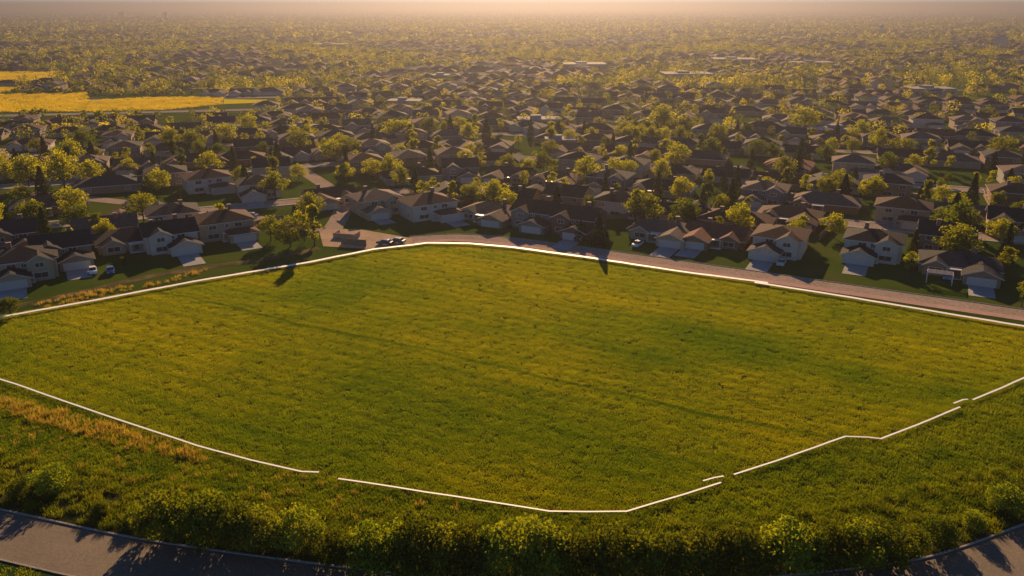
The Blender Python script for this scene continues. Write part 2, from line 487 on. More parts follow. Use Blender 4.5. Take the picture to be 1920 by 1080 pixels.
def scatter(name, base_me, co, density, smin, smax, seed, label, cat, zmin=None):
    g = D.node_groups.new(name, 'GeometryNodeTree')
    g.interface.new_socket('Geometry', in_out='INPUT', socket_type='NodeSocketGeometry')
    g.interface.new_socket('Geometry', in_out='OUTPUT', socket_type='NodeSocketGeometry')
    gi = g.nodes.new('NodeGroupInput'); go = g.nodes.new('NodeGroupOutput')
    dp = g.nodes.new('GeometryNodeDistributePointsOnFaces'); dp.inputs['Density'].default_value = density; dp.inputs['Seed'].default_value = seed
    ci = g.nodes.new('GeometryNodeCollectionInfo'); ci.inputs['Collection'].default_value = co
    ci.inputs['Separate Children'].default_value = True; ci.inputs['Reset Children'].default_value = True
    ip = g.nodes.new('GeometryNodeInstanceOnPoints'); ip.inputs['Pick Instance'].default_value = True
    rv = g.nodes.new('FunctionNodeRandomValue'); rv.data_type = 'FLOAT_VECTOR'
    rv.inputs[0].default_value = (0, 0, 0); rv.inputs[1].default_value = (0, 0, 6.283)
    rf = g.nodes.new('FunctionNodeRandomValue'); rf.data_type = 'FLOAT'
    rf.inputs[2].default_value = smin; rf.inputs[3].default_value = smax
    L = g.links.new
    L(gi.outputs[0], dp.inputs['Mesh']); L(dp.outputs['Points'], ip.inputs['Points'])
    L(ci.outputs[0], ip.inputs['Instance']); L(rv.outputs[0], ip.inputs['Rotation']); L(rf.outputs[1], ip.inputs['Scale'])
    L(ip.outputs[0], go.inputs[0])
    o = link(name, base_me, loc=(0, 0, 0.03)); md = o.modifiers.new('scatter', 'NODES'); md.node_group = g
    tag(o, label, cat, kind='stuff')
    return o

def poly_mesh(name, pts):
    me = mesh(name, [(p[0], p[1], 0) for p in pts], [list(range(len(pts)))])
    if me.polygons[0].normal.z < 0: me.flip_normals()
    return me

meadow = patches('meadow', [(i, 44, 0.55, 0.10, 0.30, 0.022, 0.4, M_meadow) for i in range(6)])
near_line = [P(-420, 600), P(-100, 680), P(30, 720), P(170, 769), P(370, 835), P(470, 862), P(598, 887), P(690, 905), P(850, 930), P(1030, 958), P(1175, 958), P(1280, 927), P(1376, 892),
             P(1460, 862), P(1585, 820), P(1652, 822), P(1800, 763), P(1920, 710), P(2300, 560)]
far_line = [P(2250, 660), P(1920, 613), P(1600, 560), P(1280, 510), P(1000, 467), P(880, 457), P(760, 461), P(380, 525), P(0, 594)]
scatter('meadow_grass', poly_mesh('meadow_grass', near_line + far_line), meadow, 4.6, 0.75, 1.25, 3, 'sunlit olive and yellow meadow grass covering the wide open field', 'grass')
rough = patches('rough', [(60 + i, 50, 0.6, 0.14, 0.42, 0.03, 0.4, M_rough) for i in range(5)])
scatter('rough_grass', poly_mesh('rough_grass', near_line[1:-1] + field_pts[11:18][::1]), rough, 3.6, 0.6, 1.25, 4, 'darker green rough grass on the slope between the white line and the road', 'grass')

bandL = [P(-420, 640), P(0, 745), P(160, 782), P(300, 826), P(420, 862), P(360, 868), P(220, 838), P(90, 800), P(0, 775), P(-420, 680)]
dry = patches('dry', [(20 + i, 34, 0.5, 0.4, 0.95, 0.02, 0.25, M_dry) for i in range(3)])
scatter('dry_grass', poly_mesh('dry_grass', bandL), dry, 1.3, 0.7, 1.3, 5, 'orange dry grass band beside the near left boundary line', 'dry grass')
bandU = [P(60, 572), P(160, 548), P(300, 530), P(380, 505), P(400, 508), P(330, 527), P(230, 548), P(90, 578)]
scatter('dry_grass', poly_mesh('dry_grass', bandU), dry, 0.8, 0.6, 1.0, 6, 'orange dry grass strip between the left houses and the boundary line', 'dry grass')
sprinkle = [P(-420, 690), P(0, 775), P(300, 850), P(620, 905), P(900, 955), P(900, 1000), P(600, 985), P(300, 930), P(0, 850), P(-420, 740)]
scatter('dry_grass', poly_mesh('dry_grass', sprinkle), dry, 0.16, 0.5, 1.0, 8, 'scattered straw-coloured dry stalks among the near left weeds', 'dry grass')
weeds = patches('weed', [(40 + i, 70, 0.8, 0.4, 1.1, 0.055, 0.45, M_weed) for i in range(4)])
wv = [p + n * 0.5 for p, n in zip(road_pts, normals(road_pts))]
wv2 = [p + n * 11 for p, n in zip(road_pts, normals(road_pts))]
scatter('verge_weeds', poly_mesh('verge_weeds', wv + wv2[::-1]), weeds, 0.85, 0.35, 0.9, 9, 'dark green tall weeds and grass along the roadside verge', 'weeds')
nv = [p - n * 7.9 for p, n in zip(road_pts, normals(road_pts))]
nv2 = [p - n * 16 for p, n in zip(road_pts, normals(road_pts))]
scatter('near_grass', poly_mesh('near_grass', nv + nv2[::-1]), meadow, 1.2, 0.6, 1.0, 11, 'rough grass on the camera side of the road', 'grass')
crop = patches('crop', [(80 + i, 60, 2.2, 0.8, 1.1, 0.10, 0.3, M_canola) for i in range(3)])
for k, c in enumerate(canolas[:4]):
    scatter('canola_crop', poly_mesh('canola_crop', c), crop, 0.12, 0.8, 1.15, 12 + k,
            ['yellow canola crop in the farthest field above the others', 'narrow yellow canola strip between two dark hedges',
             'yellow canola crop in the near left field', 'yellow canola crop tapering right above the houses'][k], 'crop')

# ------------------------------------------------------------------ the drawn white outline of the field, added as raised bands on stakes
def tape(pts, w0, label, zt=0.62):
    pts = [Vector((p.x, p.y)) for p in pts]
    r = empty('drawn_outline', (pts[0].x, pts[0].y, 0))
    V, F = [], []
    fine = []
    for a, b in zip(pts[:-1], pts[1:]):
        n = max(1, int((b - a).length / 3))
        fine += [a + (b - a) * (k / n) for k in range(n)]
    fine.append(pts[-1]); nn = normals(fine)
    for k, (p, n) in enumerate(zip(fine, nn)):
        wd = w0 * (0.25 + 0.75 * (p.y / 200.0)) * 0.29
        zz = zt + rnd.uniform(-.03, .03)
        q = p - pts[0]
        for sgn, dz in ((-1, 0), (1, 0), (1, -.04), (-1, -.04)):
            V.append((q.x + n.x * wd * sgn, q.y + n.y * wd * sgn, zz + dz))
    for k in range(len(fine) - 1):
        j, m_ = 4 * k, 4 * k + 4
        for a in range(4): F.append((j + a, j + (a + 1) % 4, m_ + (a + 1) % 4, m_ + a))
    F += [(0, 1, 2, 3), (4 * len(fine) - 1, 4 * len(fine) - 2, 4 * len(fine) - 3, 4 * len(fine) - 4)]
    me = mesh('tape', V, F, [M_outline]); 
    link('tape', me, r)
    st = MB(); st.tube((0, 0, -0.1), (0, 0, zt - 0.02), 0.03, 0.03, 5); sm = st.mesh('added_stake', [M_wood])  # stakes added to carry the drawn line above the grass
    for k in range(0, len(fine), 4): link('added_stake', sm, r, loc=(fine[k].x - pts[0].x, fine[k].y - pts[0].y, 0))
    tag(r, label, 'boundary line', 'white line round the field')
TZ = 0.62
def PT(x, y): return P(x, y, TZ)
tape([PT(-200, 632), PT(0, 594), PT(180, 562), PT(360, 528), PT(580, 491), PT(700, 467), PT(770, 459)], 1.9, 'drawn white tape along the far left edge beside the left houses')
tape([PT(770, 459), PT(800, 455), PT(880, 456), PT(960, 463), PT(1100, 482), PT(1280, 509), PT(1440, 530)], 1.9, 'drawn white tape bending round the far corner below the street')
tape([PT(1415, 529), PT(1600, 558), PT(1760, 585), PT(1920, 611), PT(2150, 650)], 1.9, 'drawn white tape along the far right edge beside the pink path')
tape([PT(-100, 680), PT(30, 720), PT(170, 769), PT(370, 835), PT(470, 862), PT(565, 884), PT(598, 885)], 0.8, 'drawn white tape along the near left edge beside orange dry grass')
tape([PT(634, 897), PT(690, 905), PT(850, 930), PT(1030, 958), PT(1100, 959), PT(1175, 958), PT(1280, 927), PT(1352, 904)], 0.8, 'drawn white tape rounding the blunt near corner above the shrubs')
tape([PT(1318, 901), PT(1340, 895), PT(1357, 892)], 0.7, 'short stray piece of drawn white tape lying above the gap')
tape([PT(1376, 889), PT(1460, 862), PT(1585, 818), PT(1625, 819), PT(1652, 822), PT(1720, 796), PT(1800, 763)], 0.8, 'drawn white tape on the near right edge with a small kink')
tape([PT(1788, 756), PT(1806, 749), PT(1815, 748)], 0.7, 'short stray piece of drawn white tape near the right end')
tape([PT(1824, 749), PT(1880, 726), PT(1920, 708), PT(2100, 630)], 0.8, 'drawn white tape at the right end of the near edge')

# ------------------------------------------------------------------ shrubs by the road
SHRUB = [(crown_mesh(200 + i, 4.6, 3.3, 0.15, 30, 120, 0.125, M_shrub), trunk_mesh(210 + i, 3.0, 0.07, M_bark, 7, 1.2)) for i in range(4)]
def shrub(px, py, h, wide, label, tint=(1, 1, 1)):
    p = P(px, py + (9 if 560 < px < 1700 else 3)); c, t_ = SHRUB[rnd.randrange(4)]; s = h / 3.5
    r = empty('shrub', (p.x, p.y, 0), rnd.uniform(0, 6.28), (s * wide, s * wide, s))
    a = link('crown', c, r); a.color = (*tint, 1); link('stem', t_, r)
    tag(r, label, 'shrub', 'shrubs along the roadside')
sh = [(40, 925, 1.5, 1.2), (95, 915, 2.2, 1.1), (190, 960, 1.4, 1.3), (255, 975, 1.5, 1.2), (310, 1000, 3.7, .95), (352, 1003, 3.9, 1.0), (395, 1008, 3.9, 1.0),
      (440, 1012, 3.7, 1.0), (485, 1018, 3.4, 1.0), (522, 1022, 2.6, 1.0), (560, 1025, 3.1, .9), (620, 1040, 2.5, 1.0), (655, 1046, 3.1, 1.0), (695, 1052, 3.4, 1.1), (740, 1056, 3.9, 1.0),
      (785, 1058, 4.0, 1.0), (830, 1060, 3.8, 1.1), (880, 1062, 3.7, 1.0), (925, 1063, 4.0, 1.0), (975, 1064, 4.0, 1.0), (1020, 1064, 3.5, 1.1), (1065, 1065, 3.2, 1.1),
      (1110, 1064, 3.4, 1.0), (1155, 1064, 3.5, 1.1), (1205, 1063, 3.6, 1.0), (1250, 1063, 3.9, 1.0), (1292, 1062, 3.8, 1.0), (1340, 1062, 3.7, 1.0), (1385, 1061, 3.4, 1.1), (1430, 1060, 3.6, 1.0),
      (1475, 1058, 3.7, 1.0), (1520, 1056, 3.8, 1.0), (1565, 1054, 3.5, 1.0), (1610, 1050, 3.1, 1.1), (1655, 1042, 2.8, 1.1), (1705, 1030, 2.2, 1.1), (1760, 1012, 2.4, 1.1), (1825, 990, 1.7, 1.2), (1885, 955, 2.3, 1.2), (1930, 935, 2.2, 1.2)]
ONES = ['', 'first', 'second', 'third', 'fourth', 'fifth', 'sixth', 'seventh', 'eighth', 'ninth', 'tenth', 'eleventh', 'twelfth', 'thirteenth', 'fourteenth', 'fifteenth', 'sixteenth', 'seventeenth', 'eighteenth', 'nineteenth']
def ordn(n):
    if n < 20: return ONES[n]
    t = ['twent', 'thirt', 'fort', 'fift', 'sixt', 'sevent', 'eight', 'ninet'][n // 10 - 2]
    return t + 'ieth' if n % 10 == 0 else t + 'y-' + ONES[n % 10]
for k, (px, py, h, wd) in enumerate(sh):
    if k < 4: lb = ['low spreading shrub at the far left above the road', 'dark rounded shrub set back from the left road bend', 'low shrub touching the left kerb', 'low shrub just before the tall dark clump on the left'][k]
    elif k < 10: lb = f'dark tall shrub, {ordn(k - 3)} from the left in the left roadside clump'
    elif k == 10: lb = 'dark narrow shrub standing in the gap between the two roadside clumps'
    elif k < 34: lb = f'dark shrub with sunlit top, {ordn(k - 10)} from the left in the long roadside hedge'
    else: lb = ['half sunlit shrub ending the long roadside hedge', 'small shrub past the hedge end at the right kerb', 'dark shrub shading the right road bend', 'low sunlit shrub above the right road bend', 'dark shrub on the rise near the right edge of view', 'last dark shrub on the rise to the right'][k - 34]
    tn = rnd.choice([0.8, 1.0, 1.3, 1.7, 2.0])
    shrub(px, py, h * rnd.uniform(1.2, 1.75), wd * rnd.uniform(.72, .95), lb, (tn, tn * rnd.uniform(.95, 1.08), tn))

# slim road sign seen from behind
p = P(1326, 1066)
r = empty('road_sign', (p.x, p.y, 0)); b = MB(); b.tube((0, 0, -0.1), (0, 0, 2.5), 0.045, 0.045, 8); link('post', b.mesh('post', [M_metal]), r)
b = MB(); b.box(-0.22, 0.22, -0.085, -0.05, 1.95, 2.5); link('plate', b.mesh('plate', [M_metal]), r)
tag(r, 'slim grey road sign post in front of the dark roadside hedge', 'sign')

# ------------------------------------------------------------------ houses
def roof_hip(mb, x0, x1, y0, y1, z, rise, ov=0.55, m=0, mf=1):
    x0 -= ov; x1 += ov; y0 -= ov; y1 += ov
    w_, d_ = x1 - x0, y1 - y0; t = 0.24
    if w_ >= d_: a, b = (x0 + d_ / 2, (y0 + y1) / 2), (x1 - d_ / 2, (y0 + y1) / 2)
    else: a, b = ((x0 + x1) / 2, y0 + w_ / 2), ((x0 + x1) / 2, y1 - w_ / 2)
    if abs(w_ - d_) < 0.3: a = (a[0] - .3, a[1]); b = (b[0] + .3, b[1])
    E_ = [(x0, y0), (x1, y0), (x1, y1), (x0, y1)]
    V = [(x, y, z) for x, y in E_] + [(x, y, z - t) for x, y in E_] + [(*a, z + rise), (*b, z + rise)]
    if w_ >= d_: F = [(0, 1, 9, 8), (1, 2, 9), (2, 3, 8, 9), (3, 0, 8)]
    else: F = [(0, 1, 8), (1, 2, 9, 8), (2, 3, 9), (3, 0, 8, 9)]
    mb.add(V, F, m); mb.add(V, [(4, 5, 1, 0), (5, 6, 2, 1), (6, 7, 3, 2), (7, 4, 0, 3), (7, 6, 5, 4)], mf)

def roof_gable(mb, x0, x1, y0, y1, z, rise, along='x', ov=0.5, m=0, mf=1, back=True):
    """two sloped slabs with a light bargeboard"""
    t = 0.22
    def tr(u, v, h): return (u, v, h) if along == 'x' else (v, u, h)
    u0, u1, v0, v1 = (x0, x1, y0, y1) if along == 'x' else (y0, y1, x0, x1)
    u0 -= ov; u1 += ov if back else 0
    vm = (v0 + v1) / 2; slope = rise / ((v1 - v0) / 2); ze = z - slope * ov
    V = [tr(u, v, h) for u in (u0, u1) for v, h in ((v0 - ov, ze), (vm, z + rise), (v1 + ov, ze), (v0 - ov, ze - t), (vm, z + rise - t), (v1 + ov, ze - t))]
    mb.add(V, [(0, 6, 7, 1), (1, 7, 8, 2)], m)
    mb.add(V, [(0, 1, 4, 3), (1, 2, 5, 4), (6, 9, 10, 7), (7, 10, 11, 8), (3, 9, 6, 0), (2, 8, 11, 5), (3, 4, 10, 9), (4, 5, 11, 10)], mf)

def gable_wall(mb, x0, x1, y, z, rise, along='y', m=0):
    if along == 'y': V = [(x0, y, z), (x1, y, z), ((x0 + x1) / 2, y, z + rise)]
    else: V = [(y, x0, z), (y, x1, z), (y, (x0 + x1) / 2, z + rise)]
    mb.add(V, [(0, 1, 2)], m)

def window_meshes(w_, h_):
    f = MB(); t = 0.12
    f.box(-w_ / 2, w_ / 2, -.09, 0, -h_ / 2, -h_ / 2 + t); f.box(-w_ / 2, w_ / 2, -.09, 0, h_ / 2 - t, h_ / 2)
    f.box(-w_ / 2, -w_ / 2 + t, -.085, 0, -h_ / 2 + t, h_ / 2 - t); f.box(w_ / 2 - t, w_ / 2, -.085, 0, -h_ / 2 + t, h_ / 2 - t)
    f.box(-.035, .035, -.08, 0, -h_ / 2 + t, h_ / 2 - t)
    p_ = MB(); p_.box(-w_ / 2 + t, w_ / 2 - t, -.04, -.01, -h_ / 2 + t, h_ / 2 - t)
    return f.mesh('window', [M_trim]), p_.mesh('pane', [M_glass])
WIN = {'m': window_meshes(1.7, 1.4), 'w': window_meshes(2.6, 1.6), 's': window_meshes(1.0, 1.2)}

PROTO = []
def proto(storeys, w_, d_, roof, garage=True, gside=-1, front_gable=True, porch=True, chim=True, rise=2.4):
    """parts of a house that looks towards -Y, its footprint centred on the origin: (name, mesh, location, rotation, [children], far)"""
    H = 3.0 if storeys == 1 else 5.7
    parts = []; wl = MB(); rf = MB()
    x0, x1, y0, y1 = -w_ / 2, w_ / 2, -d_ / 2, d_ / 2
    wl.box(x0, x1, y0, y1, -0.3, H)
    if roof == 'hip': roof_hip(rf, x0, x1, y0, y1, H, rise)
    else:
        roof_gable(rf, x0, x1, y0, y1, H, rise, 'x')
        gable_wall(wl, y0, y1, x0, H, rise, 'x'); gable_wall(wl, y0, y1, x1, H, rise, 'x')
    gx = gside * (w_ / 2 - 3.2)
    gy0 = y0
    if garage:
        gy0 = y0 - 4.5
        wl.box(gx - 3.1, gx + 3.1, gy0, y0 + 0.6, -0.3, 2.9)
        if storeys == 1 or front_gable:
            roof_gable(rf, gx - 3.1, gx + 3.1, gy0, y0 + (3.2 if storeys == 1 else 0.4), 2.92, 1.7, 'y', 0.45)
            gable_wall(wl, gx - 3.1, gx + 3.1, gy0, 2.9, 1.7)
        else: roof_hip(rf, gx - 3.1, gx + 3.1, gy0, y0 + 0.3, 2.92, 1.2, 0.45)
        g = MB(); g.box(-2.45, 2.45, -.06, 0, 0, 2.25)
        for k in range(1, 4): g.box(-2.45, 2.45, -.075, -.06, k * .56 - .02, k * .56 + .02)
        parts.append(('garage_door', g.mesh('garage_door', [M_door_white]), (gx, gy0, 0.05), 0, [], True))
    ox = -gside * (w_ / 2 - 2.9)
    if front_gable:
        wl.box(ox - 2.2, ox + 2.2, y0 - 1.0, y0 + 0.5, -0.3, H - 0.05)
        roof_gable(rf, ox - 2.2, ox + 2.2, y0 - 1.0, y0 + 3.0, H - 0.03, 1.6, 'y', 0.4)
        gable_wall(wl, ox - 2.2, ox + 2.2, y0 - 1.0, H - 0.05, 1.6)
    fy = y0 - (1.0 if front_gable else 0)
    if porch:
        pc = MB(); cx = 0.0 if w_ < 13 else ox * 0.2
        pc.box(cx - 1.5, cx + 1.5, y0 - 1.9, y0 + .02, 2.55, 2.75); pc.box(cx - 1.5, cx + 1.5, y0 - 2.0, y0 + .02, -0.1, 0.28)
        for s in (-1.35, 1.2): pc.box(cx + s, cx + s + .15, y0 - 1.85, y0 - 1.7, 0.28, 2.55)
        parts.append(('porch', pc.mesh('porch', [M_trim]), (0, 0, 0), 0, [], False))
        dr = MB(); dr.box(-.5, .5, -.07, 0, 0, 2.1); hd = MB(); hd.box(.32, .4, -.12, -.07, .95, 1.1)
        parts.append(('door', dr.mesh('door', [M_door]), (cx, y0, 0.3), 0, [('handle', hd.mesh('handle', [M_metal]))], False))
    ch = []
    if chim:
        cm = MB(); cxx = gside * w_ * 0.18; cm.box(cxx - .4, cxx + .4, 1.2, 1.9, H, H + rise + 0.9); cm.box(cxx - .48, cxx + .48, 1.12, 1.98, H + rise + 0.9, H + rise + 1.05)
        ch = [('chimney', cm.mesh('chimney', [M_brick]))]
    for q in (0.1, -0.22):
        vn = MB(); vn.box(q * w_ - .15, q * w_ + .15, d_ * .2, d_ * .2 + .3, H + .4, H + rise * .55 + .55)
        ch.append(('roof_vent', vn.mesh('roof_vent', [M_vent])))
    parts.append(('roof', rf.mesh('roof', [M_roof, M_trim]), (0, 0, 0), 0, ch, True))
    def win(kind, x, y, z, rz, far=False):
        f, g = WIN[kind]; parts.append(('window', f, (x, y, z), rz, [('pane', g)], far))
    win('w', ox, fy, 1.6, 0, True)
    if storeys == 2:
        win('m', ox, fy, 4.4, 0, True); win('m', gx * .9, y0, 4.5, 0, True); win('s', 0, y0, 4.5, 0)
    for s in (-1, 1):
        win('s', s * w_ / 2, -d_ * .2, 1.6, s * math.pi / 2); win('s', s * w_ / 2, d_ * .25, 1.6, s * math.pi / 2)
        if storeys == 2: win('s', s * w_ / 2, 0.1, 4.4, s * math.pi / 2)
    for q in (-.3, .3):
        win('m', q * w_, y1, 1.6, math.pi, True)
        if storeys == 2: win('m', q * w_, y1, 4.4, math.pi, True)
    win('w', 0, y1, 1.5, math.pi)
    PROTO.append((wl.mesh('wall', [M_wall]), parts, storeys, roof, w_, d_))

proto(2, 11.0, 10.0, 'hip', True, -1)
proto(2, 10.5, 9.5, 'gable', True, 1, rise=2.7)
proto(1, 14.0, 9.5, 'hip', True, 1, rise=2.5)
proto(1, 13.0, 10.0, 'gable', True, -1, rise=2.6)
proto(2, 12.0, 10.0, 'hip', True, 1, front_gable=False, rise=2.6)
proto(1, 17.0, 10.5, 'hip', False, 1, rise=2.8)
proto(2, 10.0, 11.0, 'hip', True, -1, front_gable=True, chim=False, rise=2.2)
ROOFS = {'charcoal': (.030, .029, .030), 'dark brown': (.078, .043, .030), 'grey-brown': (.120, .082, .064), 'slate': (.036, .038, .042), 'reddish brown': (.150, .062, .036)}  # browns reddened to stand in for the warm glare over the town
WALLS = {'cream': (.36, .29, .21), 'beige': (.25, .19, .13), 'white': (.48, .45, .41), 'grey': (.19, .18, .18), 'tan': (.23, .13, .07), 'brick red': (.19, .08, .055), 'pale green': (.26, .28, .23)}
WALLS = {k: (v[0] * 1.0, v[1] * .92, v[2] * .80) for k, v in WALLS.items()}
house_spots = []
def house(k, loc, face, wallc, roofc, label, group, lite=False, sx=1.0):
    wm, parts, st, rf_, w_, d_ = PROTO[k]
    rz = math.atan2(face[0], -face[1])
    name = 'two_storey_house' if st == 2 else 'bungalow'
    r = empty(name, (loc[0], loc[1], 0), rz, (1.2 * sx, 1.12 * sx, .86 * sx))
    o = link('wall', wm, r); o.color = (*WALLS[wallc], 1)
    j = rnd.uniform(.85, 1.2); rc = tuple(c * j for c in ROOFS[roofc])
    for nm, me, lc, rzz, ch, far in parts:
        if lite and not far: continue
        q = link(nm, me, r, lc); q.rotation_euler = (0, 0, rzz)
        if nm == 'roof': q.color = (*rc, 1)
        if lite: continue
        for cn, cme in ch: link(cn, cme, q)
    tag(r, label, 'house', group)
    house_spots.append((loc[0], loc[1]))
    return r

FR = (-0.455, -0.89); FL = (0.51, -0.86)
ROW_R, ROW_L = 'houses facing the field across the street', 'houses left of the field'
def drive(loc, face, gside, w_, d_, length, ww=5.2, name='driveway'):
    f = Vector(face).normalized(); s = Vector((-f.y, f.x))   # f points to the street
    gx = gside * (w_ / 2 - 3.2)
    base = Vector((loc[0], loc[1])) + f * (d_ / 2 + 4.5) * 1.12 + s * gx * 1.2
    e = base + f * length
    polygon(name, [base + s * ww / 2, base - s * ww / 2, e - s * ww / 2, e + s * ww / 2], 0.07, M_concrete)

near_h = [   # proto, px, py of the footprint centre, facing, wall, roof, label, group, driveway length
    (6, 1462, 470, FR, 'white', 'dark brown', 'white two-storey house with dark brown hip roof, beside the round bright tree', ROW_R, 9),
    (0, 1636, 478, FR, 'white', 'charcoal', 'pale two-storey house with charcoal roof and blank side wall above a dark lawn', ROW_R, 9),
    (2, 1795, 508, FR, 'beige', 'slate', 'beige bungalow with slate roof and wide concrete drive beside the pink path', ROW_R, 8),
    (1, 1895, 437, FR, 'cream', 'charcoal', 'cream house with dark roof at the right edge beyond the dark tree', ROW_R, 0),
    (3, 1345, 452, FR, 'tan', 'reddish brown', 'orange-tan bungalow with reddish roof left of the white two-storey house', ROW_R, 8),
    (2, 1245, 443, FR, 'cream', 'grey-brown', 'cream bungalow with grey-brown roof and pale drive on the corner of the street', ROW_R, 9),
    (1, 1085, 432, FR, 'brick red', 'dark brown', 'reddish two-storey gabled house beside the small dark spruce', ROW_R, 9),
    (2, 925, 408, FR, 'beige', 'grey-brown', 'wide beige bungalow with broad grey-brown roof above a deep lawn', ROW_R, 0),
    (4, 802, 404, FL, 'white', 'dark brown', 'white house with two pale garage fronts near the corner of the field', ROW_R, 6),
    (0, 705, 396, FL, 'cream', 'grey-brown', 'cream two-storey house left of the white house near the corner', ROW_R, 6),
    (3, 618, 378, FL, 'cream', 'dark brown', 'cream gabled bungalow beyond the sandy corner lot', ROW_R, 0),
    (1, 1010, 420, FR, 'grey', 'dark brown', 'grey narrow house between the wide bungalow and the reddish gabled house', ROW_R, 0),
    (0, 50, 515, FL, 'cream', 'charcoal', 'cream house with black roof nearest the field on the left', ROW_L, 8),
    (1, 120, 488, FL, 'beige', 'charcoal', 'beige gabled house with white garage, second along the left side', ROW_L, 8),
    (5, 262, 458, FL, 'cream', 'charcoal', 'long cream bungalow with black hip roof and arched base on the left', ROW_L, 0),
    (1, 320, 462, FL, 'white', 'charcoal', 'white gabled house front beside the long cream bungalow', ROW_L, 10),
    (4, 420, 440, FL, 'cream', 'dark brown', 'cream house with dark hip roof left of the tall yellow trees', ROW_L, 8),
    (5, 95, 395, FL, 'beige', 'charcoal', 'long dark-roofed house behind the left row beside the lawn', ROW_L, 0),
    (1, 30, 462, FL, 'tan', 'charcoal', 'tan house half hidden behind the black-roofed houses on the left', ROW_L, 0),
    (4, 390, 355, FL, 'white', 'dark brown', 'white house with tall pale wall above the curving side street', ROW_L, 0),
    (2, 1480, 415, FR, 'tan', 'dark brown', 'tan bungalow behind the white two-storey house', ROW_R, 0),
    (4, 1690, 413, FR, 'cream', 'dark brown', 'cream house with brown roof behind the round bright tree', ROW_R, 0),
    (2, 1480, 318, FR, 'tan', 'reddish brown', 'orange-tan low house with a long brown roof two rows back', ROW_R, 0),
]
for k, px, py, fc, wc, rc, lb, gp, dl in near_h:
    p = P(px, py)
    house(k, p, fc, wc, rc, lb, gp)
    if dl:
        gs = {0: -1, 1: 1, 2: 1, 3: -1, 4: 1, 6: -1}.get(k, 0)
        drive(p, fc, gs, PROTO[k][4], PROTO[k][5], dl)

def free(x, y, spots, d):
    return all((x - a) ** 2 + (y - b) ** 2 > d * d for a, b in spots)
def near_cross(x, y, d=13):
    return any((x - q.x) ** 2 + (y - q.y) ** 2 < d * d for q in cross_pts)
def inside(p, poly):
    c = False; j = len(poly) - 1
    for i in range(len(poly)):
        a, b = poly[i], poly[j]
        if (a[1] > p[1]) != (b[1] > p[1]) and p[0] < (b[0] - a[0]) * (p[1] - a[1]) / (b[1] - a[1]) + a[0]: c = not c
        j = i
    return c
AVOID = [field_pts] + canolas
lot = [P(590, 425), P(680, 425), P(785, 445), P(780, 470), P(600, 470)]
AVOID.append(lot)
AVOID.append([P(-600, 236), P(150, 232), P(330, 226), P(520, 206), P(520, 180), P(-600, 176)])
CLEAR = AVOID[-1]

ROWS = []
ROWS.append((26, -1))
for s in STREETS: ROWS += [(s - 17, 1), (s + 17, -1)]
wcol = ['cream'] * 4 + ['beige'] * 4 + ['white'] * 3 + ['grey'] * 2 + ['tan'] * 2 + ['brick red', 'pale green']
rcol = ['charcoal'] * 4 + ['dark brown'] * 5 + ['grey-brown'] * 4 + ['slate', 'reddish brown', 'reddish brown']
cand = []
for ri, (off, sg) in enumerate(ROWS):
    hw = half_width(AY + off); x = -hw
    while x < hw:
        d = row_dir(x, off); q = row_pt(x, off + rnd.uniform(-2, 2))
        n = Vector((-d.y, d.x)) * (1 if sg > 0 else -1)
        vis = abs(q.x) < 0.66 * q.y + 8
        if vis and q.y > 120 and free(q.x, q.y, house_spots, 16.3) and not near_cross(q.x, q.y) and not any(inside(q, a) for a in AVOID) and rnd.random() < .95:
            cand.append((ri, q.x, q.y, n.x, n.y)); house_spots.append((q.x, q.y))
        x += rnd.uniform(16.6, 19.6) * abs(d.x)
cand.sort(key=lambda c: math.hypot(c[1], c[2]))
cand = cand[:300 - len(near_h)]
by_row = {}
for c in cand: by_row.setdefault(c[0], []).append(c)
far_limit = max(math.hypot(c[1], c[2]) for c in cand)
for ri, cs in sorted(by_row.items()):
    cs.sort(key=lambda c: c[1])
    for i, (ri, x, y, nx, ny) in enumerate(cs):
        k = rnd.choice([0, 1, 2, 3, 4, 5, 6, 2, 3, 5]); wc, rc = rnd.choice(wcol), rnd.choice(rcol)
        st = 'two-storey house' if PROTO[k][2] == 2 else 'bungalow'
        lb = f"{wc} {st}, {rc} {PROTO[k][3]} roof, {ordn(i + 1)} from left in the {ordn(ri + 1)} row back"
        house(k, (x, y), (nx, ny), wc, rc, lb, f'houses in the {ordn(ri + 1)} row back', math.hypot(x, y) > 300)
        if math.hypot(x, y) < 330 and k != 5:
            drive((x, y), (nx, ny), {0: -1, 1: 1, 2: 1, 3: -1, 4: 1, 6: -1}[k], PROTO[k][4], PROTO[k][5], 5.5)

# back fences of the first yards
fm = MB()
for k in range(12): fm.box(-1.2 + k * .2, -1.2 + k * .2 + .18, -.02, .02, 0.05, 1.75 + (k % 3) * .01)
fence_panel = fm.mesh('panel', [M_wood]); fp = MB(); fp.box(-.06, .06, -.06, .06, -.1, 1.9); fence_post = fp.mesh('post', [M_wood])
def fence(a, b, label):
    a, b = Vector((a[0], a[1])), Vector((b[0], b[1])); n = max(1, int((b - a).length / 2.4)); d = (b - a).normalized()
    r = empty('wooden_fence', (a.x, a.y, 0), math.atan2(d.y, d.x))
    for k in range(n):
        link('panel', fence_panel, r, (1.2 + k * 2.4, 0, 0)); link('post', fence_post, r, (k * 2.4, 0.07, 0))
    link('post', fence_post, r, (n * 2.4, 0.07, 0))
    tag(r, label, 'fence', 'wooden yard fences')
fence(P(1715, 475), P(1745, 440), 'brown wooden fence running back beside the blank-sided pale house')
fence(P(1535, 452), P(1560, 428), 'brown wooden fence between the white house and its right neighbour')
fence(P(1130, 412), P(1235, 410), 'brown wooden fence behind the reddish gabled house')
fence(P(480, 425), P(540, 412), 'brown wooden fence behind the tall yellow trees')
fence(P(640, 458), P(700, 463), 'low brown site fence round the sandy corner lot')

